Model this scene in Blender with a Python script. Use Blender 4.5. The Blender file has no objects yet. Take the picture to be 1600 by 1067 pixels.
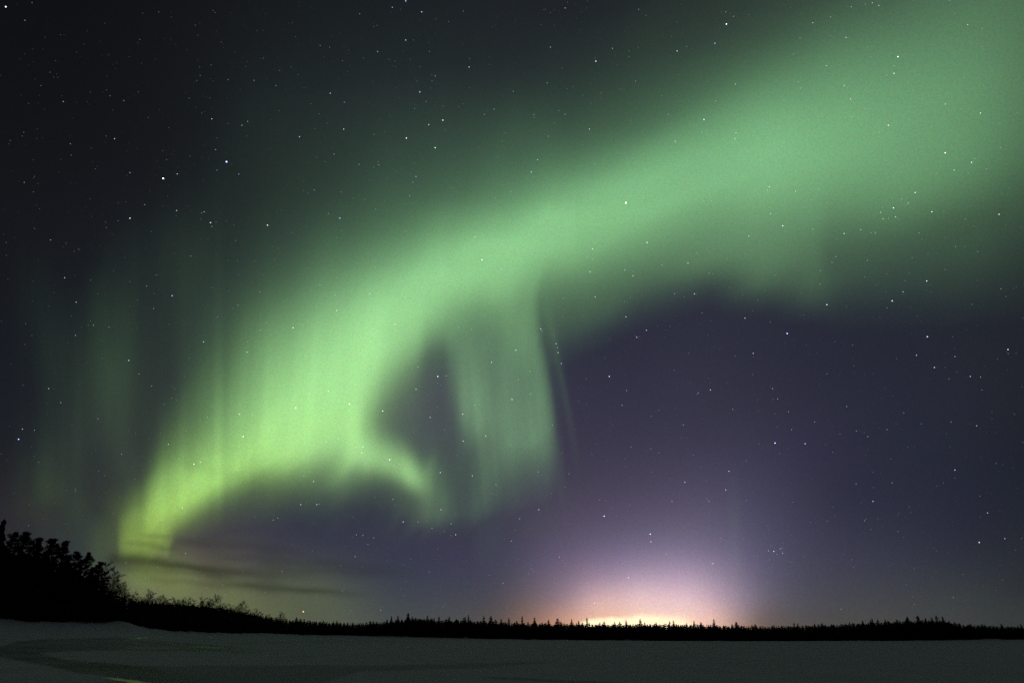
import bpy, bmesh, math, random
import numpy as np
from mathutils import Vector, Matrix

random.seed(7)
RNG = np.random.RandomState(11)
SC = bpy.context.scene
COL = SC.collection

# ------------------------------------------------------------------ camera
EYE = 1.4                                   # metres above the lake ice
FOC = 24.0
cam_d = bpy.data.cameras.new("camera")
cam_d.lens = FOC; cam_d.sensor_width = 36.0
cam_d.clip_start = 0.1; cam_d.clip_end = 90000.0
cam = bpy.data.objects.new("camera", cam_d); COL.objects.link(cam)
PITCH = math.atan((994.0 - 533.5) / (1600 * FOC / 36.0))
ROLL = math.radians(0.262)
cam.location = (0, 0, EYE)
CM = Matrix.Rotation(math.pi / 2 + PITCH, 3, 'X') @ Matrix.Rotation(ROLL, 3, 'Z')
cam.rotation_euler = CM.to_euler()
SC.camera = cam

# ------------------------------------------------------------------ world and exposure (moonless night)
w = bpy.data.worlds.new("World"); SC.world = w; w.use_nodes = True
wn = w.node_tree.nodes; wl = w.node_tree.links
bg = wn.get('Background') or wn.new('ShaderNodeBackground')
skyt = wn.new('ShaderNodeTexSky'); skyt.sky_type = 'NISHITA'; skyt.sun_disc = False
skyt.sun_elevation = math.radians(-5.0); skyt.sun_rotation = math.radians(180)
wl.new(skyt.outputs[0], bg.inputs['Color'])
bg.inputs['Strength'].default_value = 0.05
SC.view_settings.view_transform = 'Standard'
SC.view_settings.look = 'None'
SC.view_settings.exposure = 0.0
SC.view_settings.gamma = 1.0
SC.render.engine = 'CYCLES'
SC.cycles.use_denoising = False
SC.cycles.sample_clamp_indirect = 0.7
SC.cycles.transparent_max_bounces = 16

# ------------------------------------------------------------------ small numeric helpers
K = 1600 * FOC / 36.0
M3 = np.array(CM)

def direction(px, py):
    """unit view vector through a point of the 1600 x 1067 photograph"""
    v = np.array([px - 800.0, 533.5 - py, -K])
    v = M3 @ v
    return v / np.linalg.norm(v)

def to_photo(d):
    """array of directions (n,3) -> photograph coordinates; behind -> far outside"""
    c = d @ M3
    z = -c[:, 2]
    ok = z > 0.15
    zz = np.where(ok, z, 0.15)
    return np.where(ok, 800 + K * c[:, 0] / zz, 9000), np.where(ok, 533.5 - K * c[:, 1] / zz, -9000)

def lin(c):
    c = np.asarray(c, float) / 255.0
    return np.where(c <= 0.04045, c / 12.92, ((np.maximum(c, 0) + 0.055) / 1.055) ** 2.4)

def smooth(a, b, x):
    t = np.clip((x - a) / (b - a), 0, 1)
    return t * t * (3 - 2 * t)

def pchip(x, y, q):
    """monotone cubic through (x, y); y may be 2-D (rows follow x); q 1-D"""
    x = np.asarray(x, float); y = np.asarray(y, float)
    if y.ndim == 1:
        return pchip(x, y[:, None], q)[:, 0]
    h = np.diff(x)[:, None]; s = np.diff(y, axis=0) / h
    m = np.zeros_like(y)
    m[0], m[-1] = s[0], s[-1]
    if len(x) > 2:
        w1 = 2 * h[1:] + h[:-1]; w2 = h[1:] + 2 * h[:-1]
        pr = s[:-1] * s[1:]
        good = pr > 0
        sa = np.where(good, s[:-1], 1); sb = np.where(good, s[1:], 1)
        m[1:-1] = np.where(good, (w1 + w2) / (w1 / sa + w2 / sb), 0)
    q = np.clip(np.asarray(q, float), x[0], x[-1])
    i = np.clip(np.searchsorted(x, q, side='right') - 1, 0, len(x) - 2)
    t = ((q - x[i]) / (x[i + 1] - x[i]))[:, None]; hh = h[i]
    return (y[i] * (1 + 2 * t) * (1 - t) ** 2 + m[i] * hh * t * (1 - t) ** 2
            + y[i + 1] * t * t * (3 - 2 * t) + m[i + 1] * hh * t * t * (t - 1))

# ------------------------------------------------------------------ material helpers
def new_mat(name):
    m = bpy.data.materials.new(name); m.use_nodes = True
    m.node_tree.nodes.clear()
    return m, m.node_tree.nodes, m.node_tree.links

def principled(name, col, rough=0.8, spec=0.3, noise=None):
    m, n, l = new_mat(name)
    o = n.new('ShaderNodeOutputMaterial'); p = n.new('ShaderNodeBsdfPrincipled')
    p.inputs['Base Color'].default_value = (*col, 1); p.inputs['Roughness'].default_value = rough
    p.inputs['Specular IOR Level'].default_value = spec
    l.new(p.outputs[0], o.inputs[0])
    if noise:
        tc = n.new('ShaderNodeTexCoord'); nt = n.new('ShaderNodeTexNoise'); nt.inputs['Scale'].default_value = noise[0]
        cr = n.new('ShaderNodeValToRGB')
        cr.color_ramp.elements[0].color = (*[c * (1 - noise[1]) for c in col], 1)
        cr.color_ramp.elements[1].color = (*[min(1, c * (1 + noise[1])) for c in col], 1)
        l.new(tc.outputs['Object'], nt.inputs['Vector']); l.new(nt.outputs[0], cr.inputs[0])
        l.new(cr.outputs[0], p.inputs['Base Color'])
    return m

def glow_material(name, additive, grain=0.55):
    """light given off by the air itself: emission from the field computed below,
    with fine noise painted into it to imitate sensor grain"""
    m, n, l = new_mat(name)
    o = n.new('ShaderNodeOutputMaterial')
    at = n.new('ShaderNodeAttribute'); at.attribute_name = 'light'
    tc = n.new('ShaderNodeTexCoord')
    nm = n.new('ShaderNodeVectorMath'); nm.operation = 'NORMALIZE'
    l.new(tc.outputs['Object'], nm.inputs[0])
    nt = n.new('ShaderNodeTexNoise'); nt.inputs['Scale'].default_value = 520.0
    nt.inputs['Detail'].default_value = 1.0
    l.new(nm.outputs[0], nt.inputs['Vector'])
    mu = n.new('ShaderNodeVectorMath'); mu.operation = 'MULTIPLY_ADD'
    l.new(nt.outputs['Color'], mu.inputs[0])
    mu.inputs[1].default_value = (grain,) * 3; mu.inputs[2].default_value = (1 - grain / 2,) * 3  # noise multiplied into the emission, imitating camera grain
    ml = n.new('ShaderNodeVectorMath'); ml.operation = 'MULTIPLY'
    l.new(at.outputs['Color'], ml.inputs[0]); l.new(mu.outputs[0], ml.inputs[1])
    e = n.new('ShaderNodeEmission'); l.new(ml.outputs[0], e.inputs[0])
    if additive:
        t = n.new('ShaderNodeBsdfTransparent'); a = n.new('ShaderNodeAddShader')
        l.new(e.outputs[0], a.inputs[0]); l.new(t.outputs[0], a.inputs[1]); l.new(a.outputs[0], o.inputs[0])
    else:
        l.new(e.outputs[0], o.inputs[0])
    m.cycles.emission_sampling = 'FRONT_BACK'
    return m

def link(name, verts, faces, mat, parent=None, smooth_sh=False):
    me = bpy.data.meshes.new(name)
    me.from_pydata(verts, [], faces)
    if mat: me.materials.append(mat)
    if smooth_sh: me.shade_smooth()
    o = bpy.data.objects.new(name, me); COL.objects.link(o)
    if parent: o.parent = parent
    return o

def tag(o, label=None, cat=None, group=None, kind=None):
    if label: o['label'] = label
    if cat: o['category'] = cat
    if group: o['group'] = group
    if kind: o['kind'] = kind
    return o

# ================================================================== THE SKY
# Night sky without the aurora: colours met in chosen directions (photograph x, y -> display r, g, b)
BASE = [
 (-200,-200,12,14,18),(0,0,14,17,21),(200,0,16,19,24),(400,0,21,26,31),(600,0,25,32,36),(800,0,29,35,41),(900,0,30,36,42),(1000,0,34,42,44),
 (1200,0,42,52,50),(1400,0,48,60,56),(1600,0,48,60,54),(1800,-200,30,40,40),
 (0,150,16,19,23),(200,150,18,22,27),(400,150,26,33,37),(600,150,34,44,46),(800,120,34,42,46),
 (0,300,19,22,29),(200,300,22,25,33),(330,300,26,32,37),(500,300,34,44,46),(800,300,40,48,56),(1200,300,48,58,62),(1600,300,38,46,48),
 (0,450,21,25,34),(150,430,24,30,38),(350,450,34,44,48),
 (0,600,24,28,40),(100,600,28,34,42),(250,600,38,46,50),(0,700,28,30,42),(0,780,40,40,46),(60,740,34,36,44),
 (130,700,38,44,50),(250,690,44,52,52),(150,780,46,52,52),(60,820,46,48,52),(150,840,54,64,58),(175,880,68,78,64),
 (500,450,44,54,60),(700,500,50,60,68),(850,560,50,54,70),(930,560,46,48,68),(1000,520,44,46,66),(1100,480,44,46,64),
 (1250,500,40,43,60),(1400,520,36,40,56),(1600,500,32,37,46),(1800,500,26,30,40),
 (960,620,52,50,76),(1080,600,50,51,74),(1200,600,46,47,68),(1350,620,40,43,62),(1500,620,36,40,55),(1600,640,32,36,48),
 (880,680,62,58,82),(1000,680,62,58,84),(1100,680,62,58,84),(1200,680,56,54,80),(1300,700,48,48,74),(1450,700,38,42,60),(1600,720,31,36,50),
 (900,740,76,71,98),(1000,740,82,75,106),(1100,740,82,76,108),(1200,740,68,66,96),(1300,780,54,55,80),(1450,790,42,45,66),(1600,800,34,39,52),
 (700,740,62,68,78),(650,640,72,78,84),(690,620,70,76,84),(660,690,68,76,84),(600,790,54,58,74),(450,800,54,60,70),
 (820,800,80,78,100),(900,800,98,88,120),(1000,800,110,99,134),(1100,800,110,101,136),(1180,800,88,84,118),(1250,810,70,69,98),
 (760,830,66,66,90),(700,860,63,62,86),(600,850,56,58,82),(500,840,54,57,76),(440,835,56,58,76),
 (850,850,96,88,116),(930,850,122,108,142),(1010,850,136,122,158),(1100,850,132,120,156),(1170,850,104,98,132),(1250,860,76,74,102),(1350,860,58,60,82),(1500,860,44,48,64),(1600,870,40,45,54),
 (800,900,84,80,96),(850,900,112,100,120),(900,900,144,124,144),(960,900,172,150,172),(1030,900,190,166,188),(1090,900,182,160,182),(1140,900,146,132,154),(1190,900,106,100,122),(1250,910,80,78,98),(1350,910,64,67,80),(1500,910,52,58,66),(1600,920,44,50,56),
 (800,940,98,87,92),(850,940,132,112,116),(890,940,170,140,146),(930,940,220,180,180),(1000,935,240,202,205),(1070,940,238,202,208),(1120,940,198,168,178),(1160,940,150,134,148),(1200,945,110,100,110),(1250,950,86,82,90),(1350,950,72,72,76),(1500,950,60,65,66),(1600,960,52,58,58),
 (780,965,94,84,82),(830,965,140,110,98),(870,965,184,140,124),(905,965,220,172,150),(950,963,240,192,166),(1010,960,248,206,192),(1070,962,246,206,194),(1110,966,236,194,180),(1150,970,178,146,138),(1190,970,116,100,96),(1250,972,88,82,80),
 (700,900,64,66,84),(620,900,60,65,80),(560,905,66,72,78),(700,950,72,74,80),(600,950,70,76,78),(520,950,82,92,74),
 (500,880,66,70,76),(440,880,72,74,74),(380,860,74,73,73),(320,850,74,72,70),(380,880,80,78,74),(310,880,92,90,70),(290,845,76,76,68),
 (440,915,82,94,70),(360,912,98,108,70),(290,905,108,122,68),(220,905,114,136,66),(200,895,100,112,68),(220,850,84,88,58),
 (230,925,106,112,72),(320,930,102,108,70),(420,940,92,98,68),(500,925,82,92,70),(480,960,84,92,70),(560,935,74,82,76),
 (300,990,96,104,70),(1000,1010,240,190,160),(0,990,44,46,50),(1600,1010,50,56,56),
]
BASE = np.array(BASE, float)

def tps_fit(P, V, reg=2.0):
    n = len(P)
    d2 = ((P[:, None] - P[None]) ** 2).sum(-1)
    A = 0.5 * d2 * np.log(d2 + 1e-9) + np.eye(n) * reg * 100
    Q = np.c_[np.ones(n), P]
    L = np.block([[A, Q], [Q.T, np.zeros((3, 3))]])
    return np.linalg.solve(L, np.r_[V, np.zeros((3, V.shape[1]))])

def tps_eval(P, wts, Q):
    out = np.zeros((len(Q), wts.shape[1]))
    for i in range(0, len(Q), 20000):
        q = Q[i:i + 20000]
        d2 = ((q[:, None] - P[None]) ** 2).sum(-1)
        out[i:i + 20000] = (0.5 * d2 * np.log(d2 + 1e-9)) @ wts[:-3] + np.c_[np.ones(len(q)), q] @ wts[-3:]
    return out

# green level of sky + aurora down chosen verticals: x -> ((y, level), ...)
AUR = {
 -200: ((0,14),(1000,34)),
 0:   ((0,17),(300,22),(500,30),(600,33),(700,36),(800,44),(900,50)),
 50:  ((0,17),(300,23),(500,36),(600,36),(700,44),(740,52),(780,54),(830,50),(900,50)),
 85:  ((0,18),(300,24),(450,34),(550,45),(650,48),(720,58),(770,64),(800,56),(850,56),(900,55)),
 120: ((0,18),(300,24),(450,34),(550,48),(650,56),(700,58),(750,58),(790,62),(830,60),(900,60)),
 150: ((0,19),(300,26),(400,34),(500,52),(600,62),(680,58),(720,54),(790,58),(840,74),(880,78)),
 182: ((0,19),(300,27),(400,38),(500,56),(600,70),(680,66),(750,62),(800,80),(840,86),(870,84),(890,80)),
 189: ((0,20),(300,28),(400,38),(500,56),(600,68),(680,66),(750,64),(790,84),(820,114),(850,126),(868,122),(880,94),(892,62)),
 215: ((0,20),(300,29),(400,42),(500,54),(600,62),(680,62),(740,72),(780,118),(810,156),(840,158),(865,144),(878,112),(892,66)),
 240: ((0,21),(300,31),(400,44),(500,52),(600,58),(680,70),(720,100),(760,168),(795,200),(818,194),(838,166),(865,142),(878,110),(892,66)),
 262: ((0,21),(300,33),(400,50),(500,54),(600,60),(650,80),(700,118),(750,184),(790,204),(820,176),(840,142),(868,118),(882,70)),
 272: ((0,22),(300,34),(400,50),(500,56),(600,64),(650,88),(700,128),(750,190),(790,202),(815,165),(835,112),(850,82),(870,60)),
 300: ((0,22),(200,30),(300,36),(400,52),(500,62),(560,72),(620,95),(670,120),(720,164),(760,198),(780,190),(800,148),(820,100),(840,78),(870,60)),
 350: ((0,24),(200,36),(300,42),(400,54),(480,74),(540,96),(600,128),(650,160),(700,188),(740,205),(760,175),(780,122),(800,88),(830,66),(860,55)),
 400: ((0,26),(200,42),(300,48),(350,56),(400,68),(450,88),(500,120),(550,154),(600,180),(650,204),(700,222),(730,198),(750,146),(770,104),(800,76),(830,60)),
 450: ((0,28),(200,46),(300,56),(350,66),(400,82),(450,110),(500,150),(550,182),(600,206),(650,224),(700,224),(725,196),(750,136),(775,92),(800,68),(830,56)),
 500: ((0,31),(100,38),(200,50),(300,64),(350,80),(400,106),(450,142),(500,182),(550,208),(600,224),(650,228),(690,218),(715,188),(740,140),(770,98),(790,74),(820,58)),
 550: ((0,32),(100,40),(200,54),(300,74),(350,92),(400,124),(450,168),(500,205),(550,222),(600,226),(650,226),(690,212),(720,186),(740,140),(765,98),(785,72),(810,58)),
 575: ((0,33),(100,41),(200,56),(300,80),(350,100),(400,136),(450,182),(500,212),(545,222),(590,212),(630,190),(665,168),(690,158),(712,142),(735,116),(757,94),(780,72),(805,58)),
 600: ((0,34),(100,42),(200,60),(300,86),(350,108),(400,148),(450,192),(500,216),(540,216),(575,196),(610,166),(645,132),(680,116),(715,108),(745,96),(765,84),(785,72),(810,60)),
 625: ((0,34),(100,42),(200,62),(300,90),(350,116),(400,160),(450,200),(490,212),(530,204),(560,182),(595,142),(635,110),(680,98),(720,96),(757,92),(780,84),(800,76),(822,60)),
 650: ((0,35),(100,43),(200,64),(300,94),(350,126),(400,172),(440,202),(480,206),(515,194),(545,168),(575,128),(610,102),(650,92),(700,90),(760,96),(790,92),(812,82),(835,60)),
 672: ((0,35),(100,43),(200,66),(300,98),(350,138),(400,184),(440,204),(475,198),(505,178),(530,146),(555,108),(590,90),(650,84),(700,90),(735,118),(760,118),(785,112),(805,102),(825,74),(840,60)),
 690: ((0,36),(100,44),(200,68),(300,102),(350,146),(400,190),(435,204),(470,192),(500,170),(525,140),(550,106),(580,88),(640,82),(700,84),(745,100),(780,106),(802,102),(820,78),(838,60)),
 706: ((0,36),(100,44),(200,68),(300,106),(350,150),(400,192),(435,202),(470,184),(500,160),(525,142),(560,116),(600,104),(650,88),(690,82),(740,86),(780,90),(805,86),(822,68),(838,60)),
 728: ((0,36),(100,44),(200,70),(300,110),(350,158),(395,196),(430,200),(465,180),(495,152),(530,134),(570,134),(610,140),(640,136),(680,108),(720,86),(760,82),(800,80),(818,68),(838,60)),
 750: ((0,36),(100,45),(200,72),(300,118),(350,166),(390,198),(425,198),(460,178),(490,150),(530,130),(580,134),(620,144),(655,142),(700,112),(740,100),(780,94),(802,84),(820,66)),
 775: ((0,36),(100,45),(200,76),(300,126),(350,174),(390,200),(420,196),(455,182),(490,150),(530,130),(560,126),(600,128),(650,136),(700,126),(750,106),(785,86),(808,68)),
 800: ((0,36),(100,46),(200,80),(250,100),(300,134),(350,180),(385,200),(420,194),(455,176),(490,152),(530,140),(600,132),(650,136),(685,136),(715,118),(755,92),(785,78),(812,64)),
 830: ((0,36),(100,47),(200,82),(250,106),(300,146),(350,190),(380,198),(415,186),(450,166),(485,148),(530,142),(600,128),(650,134),(685,136),(710,118),(740,94),(770,78),(800,66)),
 852: ((0,36),(100,49),(200,84),(250,112),(300,156),(345,194),(380,194),(415,178),(450,160),(485,140),(530,132),(580,130),(630,134),(670,132),(700,118),(730,96),(760,80),(790,68)),
 864: ((0,36),(100,50),(200,84),(250,114),(300,160),(345,194),(380,192),(415,172),(450,144),(485,122),(530,110),(580,108),(650,112),(690,100),(720,88),(750,76),(780,66)),
 873: ((0,36),(100,50),(200,84),(250,116),(300,162),(345,194),(380,190),(415,168),(450,136),(485,110),(520,92),(560,78),(600,68),(650,67),(700,70),(740,72)),
 900: ((0,36),(100,52),(150,66),(200,86),(250,120),(300,170),(345,194),(375,188),(410,166),(445,132),(480,106),(515,86),(550,62),(580,50),(620,46)),
 950: ((0,38),(100,58),(150,74),(200,96),(250,138),(300,184),(335,192),(370,180),(410,146),(450,112),(490,86),(520,60),(555,48),(600,44)),
 1000: ((0,44),(100,66),(150,84),(200,110),(250,160),(290,186),(330,188),(370,164),(410,132),(450,98),(485,66),(515,50),(550,44)),
 1100: ((0,54),(50,64),(100,84),(150,112),(200,152),(250,180),(290,184),(330,164),(370,142),(410,122),(435,92),(460,62),(490,48),(530,44)),
 1200: ((0,66),(50,82),(100,112),(150,148),(200,176),(240,186),(290,178),(330,158),(370,138),(410,122),(440,100),(465,70),(490,50),(530,42)),
 1270: ((0,76),(50,100),(100,130),(150,156),(200,174),(240,178),(290,166),(330,148),(370,126),(410,106),(440,92),(465,74),(485,57),(510,45),(540,42)),
 1300: ((0,82),(50,108),(100,136),(150,158),(200,172),(240,174),(290,160),(330,138),(370,112),(410,92),(440,82),(465,66),(490,52),(530,42)),
 1400: ((0,100),(50,122),(100,142),(150,156),(200,162),(250,158),(300,144),(340,120),(380,94),(420,78),(450,66),(480,52),(520,42)),
 1500: ((0,114),(50,128),(100,140),(150,148),(200,148),(250,142),(300,122),(350,92),(400,78),(440,64),(480,50),(520,40)),
 1600: ((0,112),(50,118),(100,122),(150,124),(200,120),(250,110),(300,92),(350,76),(400,62),(450,50),(500,40),(530,37)),
 1800: ((-200,60),(50,60),(200,56),(300,46),(400,38),(500,30)),
}
CX = [-200, 220, 250, 300, 400, 500, 600, 700, 800, 900, 1000, 1200, 1400, 1600, 1800]
CY = [850, 850, 818, 770, 705, 640, 545, 455, 400, 352, 315, 250, 195, 150, 110]

RX = np.arange(-200, 1801, 3.0); RY = np.arange(-200, 1013, 3.0)

def fields():
    gx, gy = np.meshgrid(RX, RY, indexing='ij')
    # --- base sky
    wts = tps_fit(BASE[:, :2], BASE[:, 2:])
    cx = np.arange(-200, 1801, 12.0); cy = np.arange(-200, 1013, 8.0)
    ux, uy = np.meshgrid(cx, cy, indexing='ij')
    coarse = tps_eval(BASE[:, :2], wts, np.c_[ux.ravel(), uy.ravel()]).reshape(len(cx), len(cy), 3)
    fx = (RX + 200) / 12.0; fy = (RY + 200) / 8.0
    ix = np.clip(fx.astype(int), 0, len(cx) - 2); iy = np.clip(fy.astype(int), 0, len(cy) - 2)
    tx = (fx - ix)[:, None, None]; ty = (fy - iy)[None, :, None]
    b = (coarse[ix][:, iy] * (1 - tx) * (1 - ty) + coarse[ix + 1][:, iy] * tx * (1 - ty)
         + coarse[ix][:, iy + 1] * (1 - tx) * ty + coarse[ix + 1][:, iy + 1] * tx * ty)
    lum = (b @ np.array([0.3, 0.55, 0.15]))[..., None]
    dull = 0.24 - 0.24 * smooth(820, 900, gy) * smooth(500, 800, gx) * (1 - smooth(1180, 1260, gx)) + 0.14 * (1 - smooth(250, 600, gx)) * (1 - smooth(700, 820, gy))
    b = lum + (b - lum) * (1 - dull[..., None])
    b = b * (1 - 0.20 * np.exp(-((gx - 1000) / 320.0) ** 2 - ((gy - 795) / 105.0) ** 2)[..., None])
    base = lin(np.clip(b, 8, 255))
    # --- aurora level, interpolated along the slope of the arc
    xs = sorted(AUR)
    D = np.arange(-1300, 1301, 2.0)
    cj = pchip(CX, CY, xs)
    F = []
    for x, c in zip(xs, cj):
        k = np.array(AUR[x], float)
        F.append(pchip(k[:, 0], k[:, 1], D + c))
    F = np.array(F)
    XF = np.arange(-260, 1861, 1.0)
    FF = pchip(xs, F, XF)
    # the sharp right edge of the folded curtain leans: straighten it before looking up
    xe = pchip([0, 440, 533, 569, 620, 676, 720, 1000], [830, 832, 843, 852, 860, 866, 870, 872], RY)[None, :]
    sh = (866 - xe) * np.exp(-((gx - 860) / 45.0) ** 2) * smooth(380, 480, gy)
    xq = gx + sh
    c = pchip(CX, CY, xq.ravel()).reshape(xq.shape)
    a = (np.clip(gy - c, -1299, 1298) + 1300) / 2.0; q = np.clip(xq + 260, 0, len(XF) - 2)
    ia = a.astype(int); iq = q.astype(int); ta = a - ia; tq = q - iq
    tot = (FF[iq, ia] * (1 - tq) * (1 - ta) + FF[iq + 1, ia] * tq * (1 - ta)
           + FF[iq, ia + 1] * (1 - tq) * ta + FF[iq + 1, ia + 1] * tq * ta)
    A = lin(tot) * (1 + 0.07 * smooth(150, 215, tot) * (gx < 900)) - base[..., 1]
    A = np.where(A > 0, A, 0)
    A = A * A / (A + 0.0015)
    # --- rays: fine vertical structure, strongest in the folded curtain
    def lean(x0):                                   # rays converge slightly upward
        return gx - (gy - 700) * 0.06 * (x0 > 600)
    r = RNG.rand(600)
    def rays(coord, period):
        k = coord / period + 200; i = k.astype(int) % 599; t = k - k.astype(int); t = t * t * (3 - 2 * t)
        return r[i] * (1 - t) + r[i + 1] * t - 0.5
    g = gx - (gy - 620) * 0.10
    rs = 0.6 * rays(g, 17) + 0.45 * rays(g + 777, 7)
    wf = smooth(690, 740, gx) * (1 - smooth(868, 885, gx)) * smooth(500, 590, gy)
    A *= 1 + rs * (0.42 * wf * (1 + 0.8 * smooth(640, 760, gy)))
    A *= 1 + 0.09 * (rays(gx + (gy - 700) * 0.08 + 900, 23) + 0.7 * rays(gx + (gy - 700) * 0.08 + 1500, 9)) * smooth(400, 560, gy) * (1 - wf)
    wl_ = (1 - smooth(330, 480, gx)) * smooth(200, 420, gy)
    A *= 1 + (0.6 * rays(gx + 0.02 * gy + 311, 33) + 0.55 * rays(gx + 99, 11)) * 0.62 * wl_
    # the bright hook that turns back under the fold
    hy = pchip([540, 575, 600, 620, 640, 660, 690], [712, 714, 719, 728, 740, 751, 762], RX)[:, None]
    dy = gy - hy
    hw = np.where(dy < 0, np.interp(gx, [560, 640, 670], [38, 31, 26]), np.interp(gx, [560, 640, 670], [25, 22, 20]))
    hk = 0.40 * np.exp(-(dy / hw) ** 2) * smooth(530, 585, gx) * (1 - smooth(640, 682, gx))
    A += hk * (1 + 0.35 * rays(gx - (gy - 740) * 0.15 + 40, 13))
    # the thin separate ray right of the fold, and a second fainter one
    def ray(x0s, y0s, width, peak, y1, y2, y3, y4):
        xx = pchip(y0s, x0s, RY)[None, :]
        return peak * np.exp(-((gx - xx) / width) ** 2) * smooth(y1, y2, gy) * (1 - smooth(y3, y4, gy))
    A += ray([845, 857, 868, 878, 888, 897, 905], [420, 490, 551, 600, 650, 700, 770], 7.0, 0.018, 430, 530, 590, 780)
    A += ray([847, 859, 870, 880, 890, 899, 907], [420, 490, 551, 600, 650, 700, 770], 3.0, 0.012, 440, 530, 570, 740)
    A += ray([1030, 1045, 1050], [100, 300, 520], 60, 0.0, 0, 1, 2, 3)
    A += ray([1142, 1146, 1150], [600, 760, 960], 11, 0.010, 680, 830, 860, 960)
    A += ray([1262, 1275, 1290], [300, 420, 520], 26, 0.012, 360, 440, 455, 510)
    # --- colour of the light per unit of green
    cr = np.interp(gy, [0, 250, 450, 640, 770, 850], [0.385, 0.40, 0.445, 0.48, 0.53, 0.60])
    cb = np.interp(gy, [0, 250, 450, 640, 770, 850], [0.435, 0.42, 0.385, 0.32, 0.20, 0.11])
    hx = smooth(380, 560, gx) * smooth(640, 700, gy); cb = cb * (1 - hx) + 0.33 * hx
    wx = smooth(620, 740, gx) * smooth(450, 560, gy)
    cb = cb * (1 - wx) + 0.40 * wx; cr = cr * (1 - wx) + 0.45 * wx
    faint = 1 - smooth(0.0, 0.09, A)
    cb = cb * (1 - faint) + 0.46 * faint * smooth(820, 700, gy) + cb * faint * smooth(700, 820, gy)
    # --- thin dark cloud streaks low on the left, in front of everything
    T = np.ones_like(gx)
    def streak(xs_, ys_, half, depth, xa, xb, xc, xd, wob=0.0):
        yy = pchip(xs_, ys_, RX)[:, None] + wob * rays(gx * 1.0 + 50, 26)
        hw = half * (1 + 0.8 * rays(gx + 400, 41))
        return 1 - depth * np.exp(-((gy - yy) / hw) ** 2) * smooth(xa, xb, gx) * (1 - smooth(xc, xd, gx))
    T *= streak([140, 200, 240, 290, 350, 420, 560], [872, 874, 878, 885, 892, 898, 904], 8.5, 0.62, 150, 195, 300, 520, 3)
    T *= streak([180, 260, 330, 400], [889, 893, 899, 906], 4.5, 0.22, 170, 210, 330, 400, 3)
    T *= streak([280, 360, 420, 480, 560, 640], [903, 911, 918, 922, 928, 932], 6.5, 0.42, 300, 400, 480, 600, 2)
    T *= streak([170, 230, 330, 450], [896, 903, 912, 924], 6.5, 0.22, 190, 240, 330, 450, 5)
    T *= streak([380, 470, 560, 680], [884, 890, 893, 896], 10.0, 0.18, 380, 450, 560, 680, 6)
    T *= streak([260, 340, 420, 520], [846, 850, 858, 866], 8.0, 0.18, 262, 300, 420, 520, 6)
    T *= streak([300, 420, 520, 620], [868, 874, 880, 888], 7.5, 0.18, 300, 360, 500, 620, 5)
    T *= streak([200, 240, 280], [832, 838, 836], 3.6, 0.24, 215, 232, 250, 275, 3)
    T *= streak([180, 220, 270], [847, 850, 852], 3.6, 0.24, 190, 205, 235, 270, 3)
    T *= streak([230, 260, 300], [856, 857, 856], 3.6, 0.24, 225, 242, 262, 290, 2)
    T *= streak([300, 345, 400], [725, 739, 748], 9, 0.10, 270, 300, 360, 400, 4)
    # --- low cloud bank over the town, lit from below: bumpy upper edge
    edge = np.interp(RX, [880, 905, 918, 932, 944, 956, 966, 978, 990, 1004, 1020, 1034, 1048, 1066, 1090, 1110],
                     [985, 974, 968, 965.5, 966, 963, 966, 964.5, 961.5, 960, 961, 963, 963.5, 967, 972, 982])[:, None]
    edge = edge + 2.2 * rays(gx * 1.0, 8.0)
    soft = np.interp(RX, [900, 960, 1010, 1070], [1.0, 1.1, 2.0, 3.6])[:, None]
    bank = 1 / (1 + np.exp(-np.clip((gy - edge) / soft, -40, 40)))
    bank *= smooth(885, 915, gx) * (1 - smooth(1060, 1100, gx))
    col = np.array([1.25, 1.03, 0.66])
    base = base * (1 - bank[..., None]) + bank[..., None] * col
    base = base * (0.08 + 0.92 * T[..., None])
    T *= 1
    A = A * T
    aur = A[..., None] * np.stack([cr, np.ones_like(cr), cb], -1)
    return base, aur, A

BASE_F, AUR_F, AUR_A = fields()

def sample(field, px, py):
    fx = np.clip((px - RX[0]) / 3.0, 0, len(RX) - 1.001); fy = np.clip((py - RY[0]) / 3.0, 0, len(RY) - 1.001)
    ix = fx.astype(int); iy = fy.astype(int); tx = (fx - ix)[:, None]; ty = (fy - iy)[:, None]
    f = field if field.ndim == 3 else field[..., None]
    return (f[ix, iy] * (1 - tx) * (1 - ty) + f[ix + 1, iy] * tx * (1 - ty)
            + f[ix, iy + 1] * (1 - tx) * ty + f[ix + 1, iy + 1] * tx * ty)

def outside(px, py):
    dx = np.maximum(np.maximum(-200 - px, px - 1800), 0); dy = np.maximum(np.maximum(-200 - py, py - 1010), 0)
    return smooth(0, 500, np.hypot(dx, dy))

AZ = np.radians(np.r_[np.arange(-180, -52, 4.0), np.arange(-52, 52, 0.2), np.arange(52, 180.1, 4.0)])
EL = np.radians(np.r_[-3.0, -1.5, np.arange(0, 10, 0.09), np.arange(10, 66, 0.22), np.arange(66, 90.1, 3.0)])

def shell(azs, els, R):
    a, e = np.meshgrid(azs, els, indexing='ij')
    d = np.stack([np.sin(a) * np.cos(e), np.cos(a) * np.cos(e), np.sin(e)], -1).reshape(-1, 3)
    na, ne = len(azs), len(els)
    i = np.arange(na - 1)[:, None] * ne + np.arange(ne - 1)[None]
    f = np.stack([i, i + ne, i + ne + 1, i + 1], -1).reshape(-1, 4)
    return d, f

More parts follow.
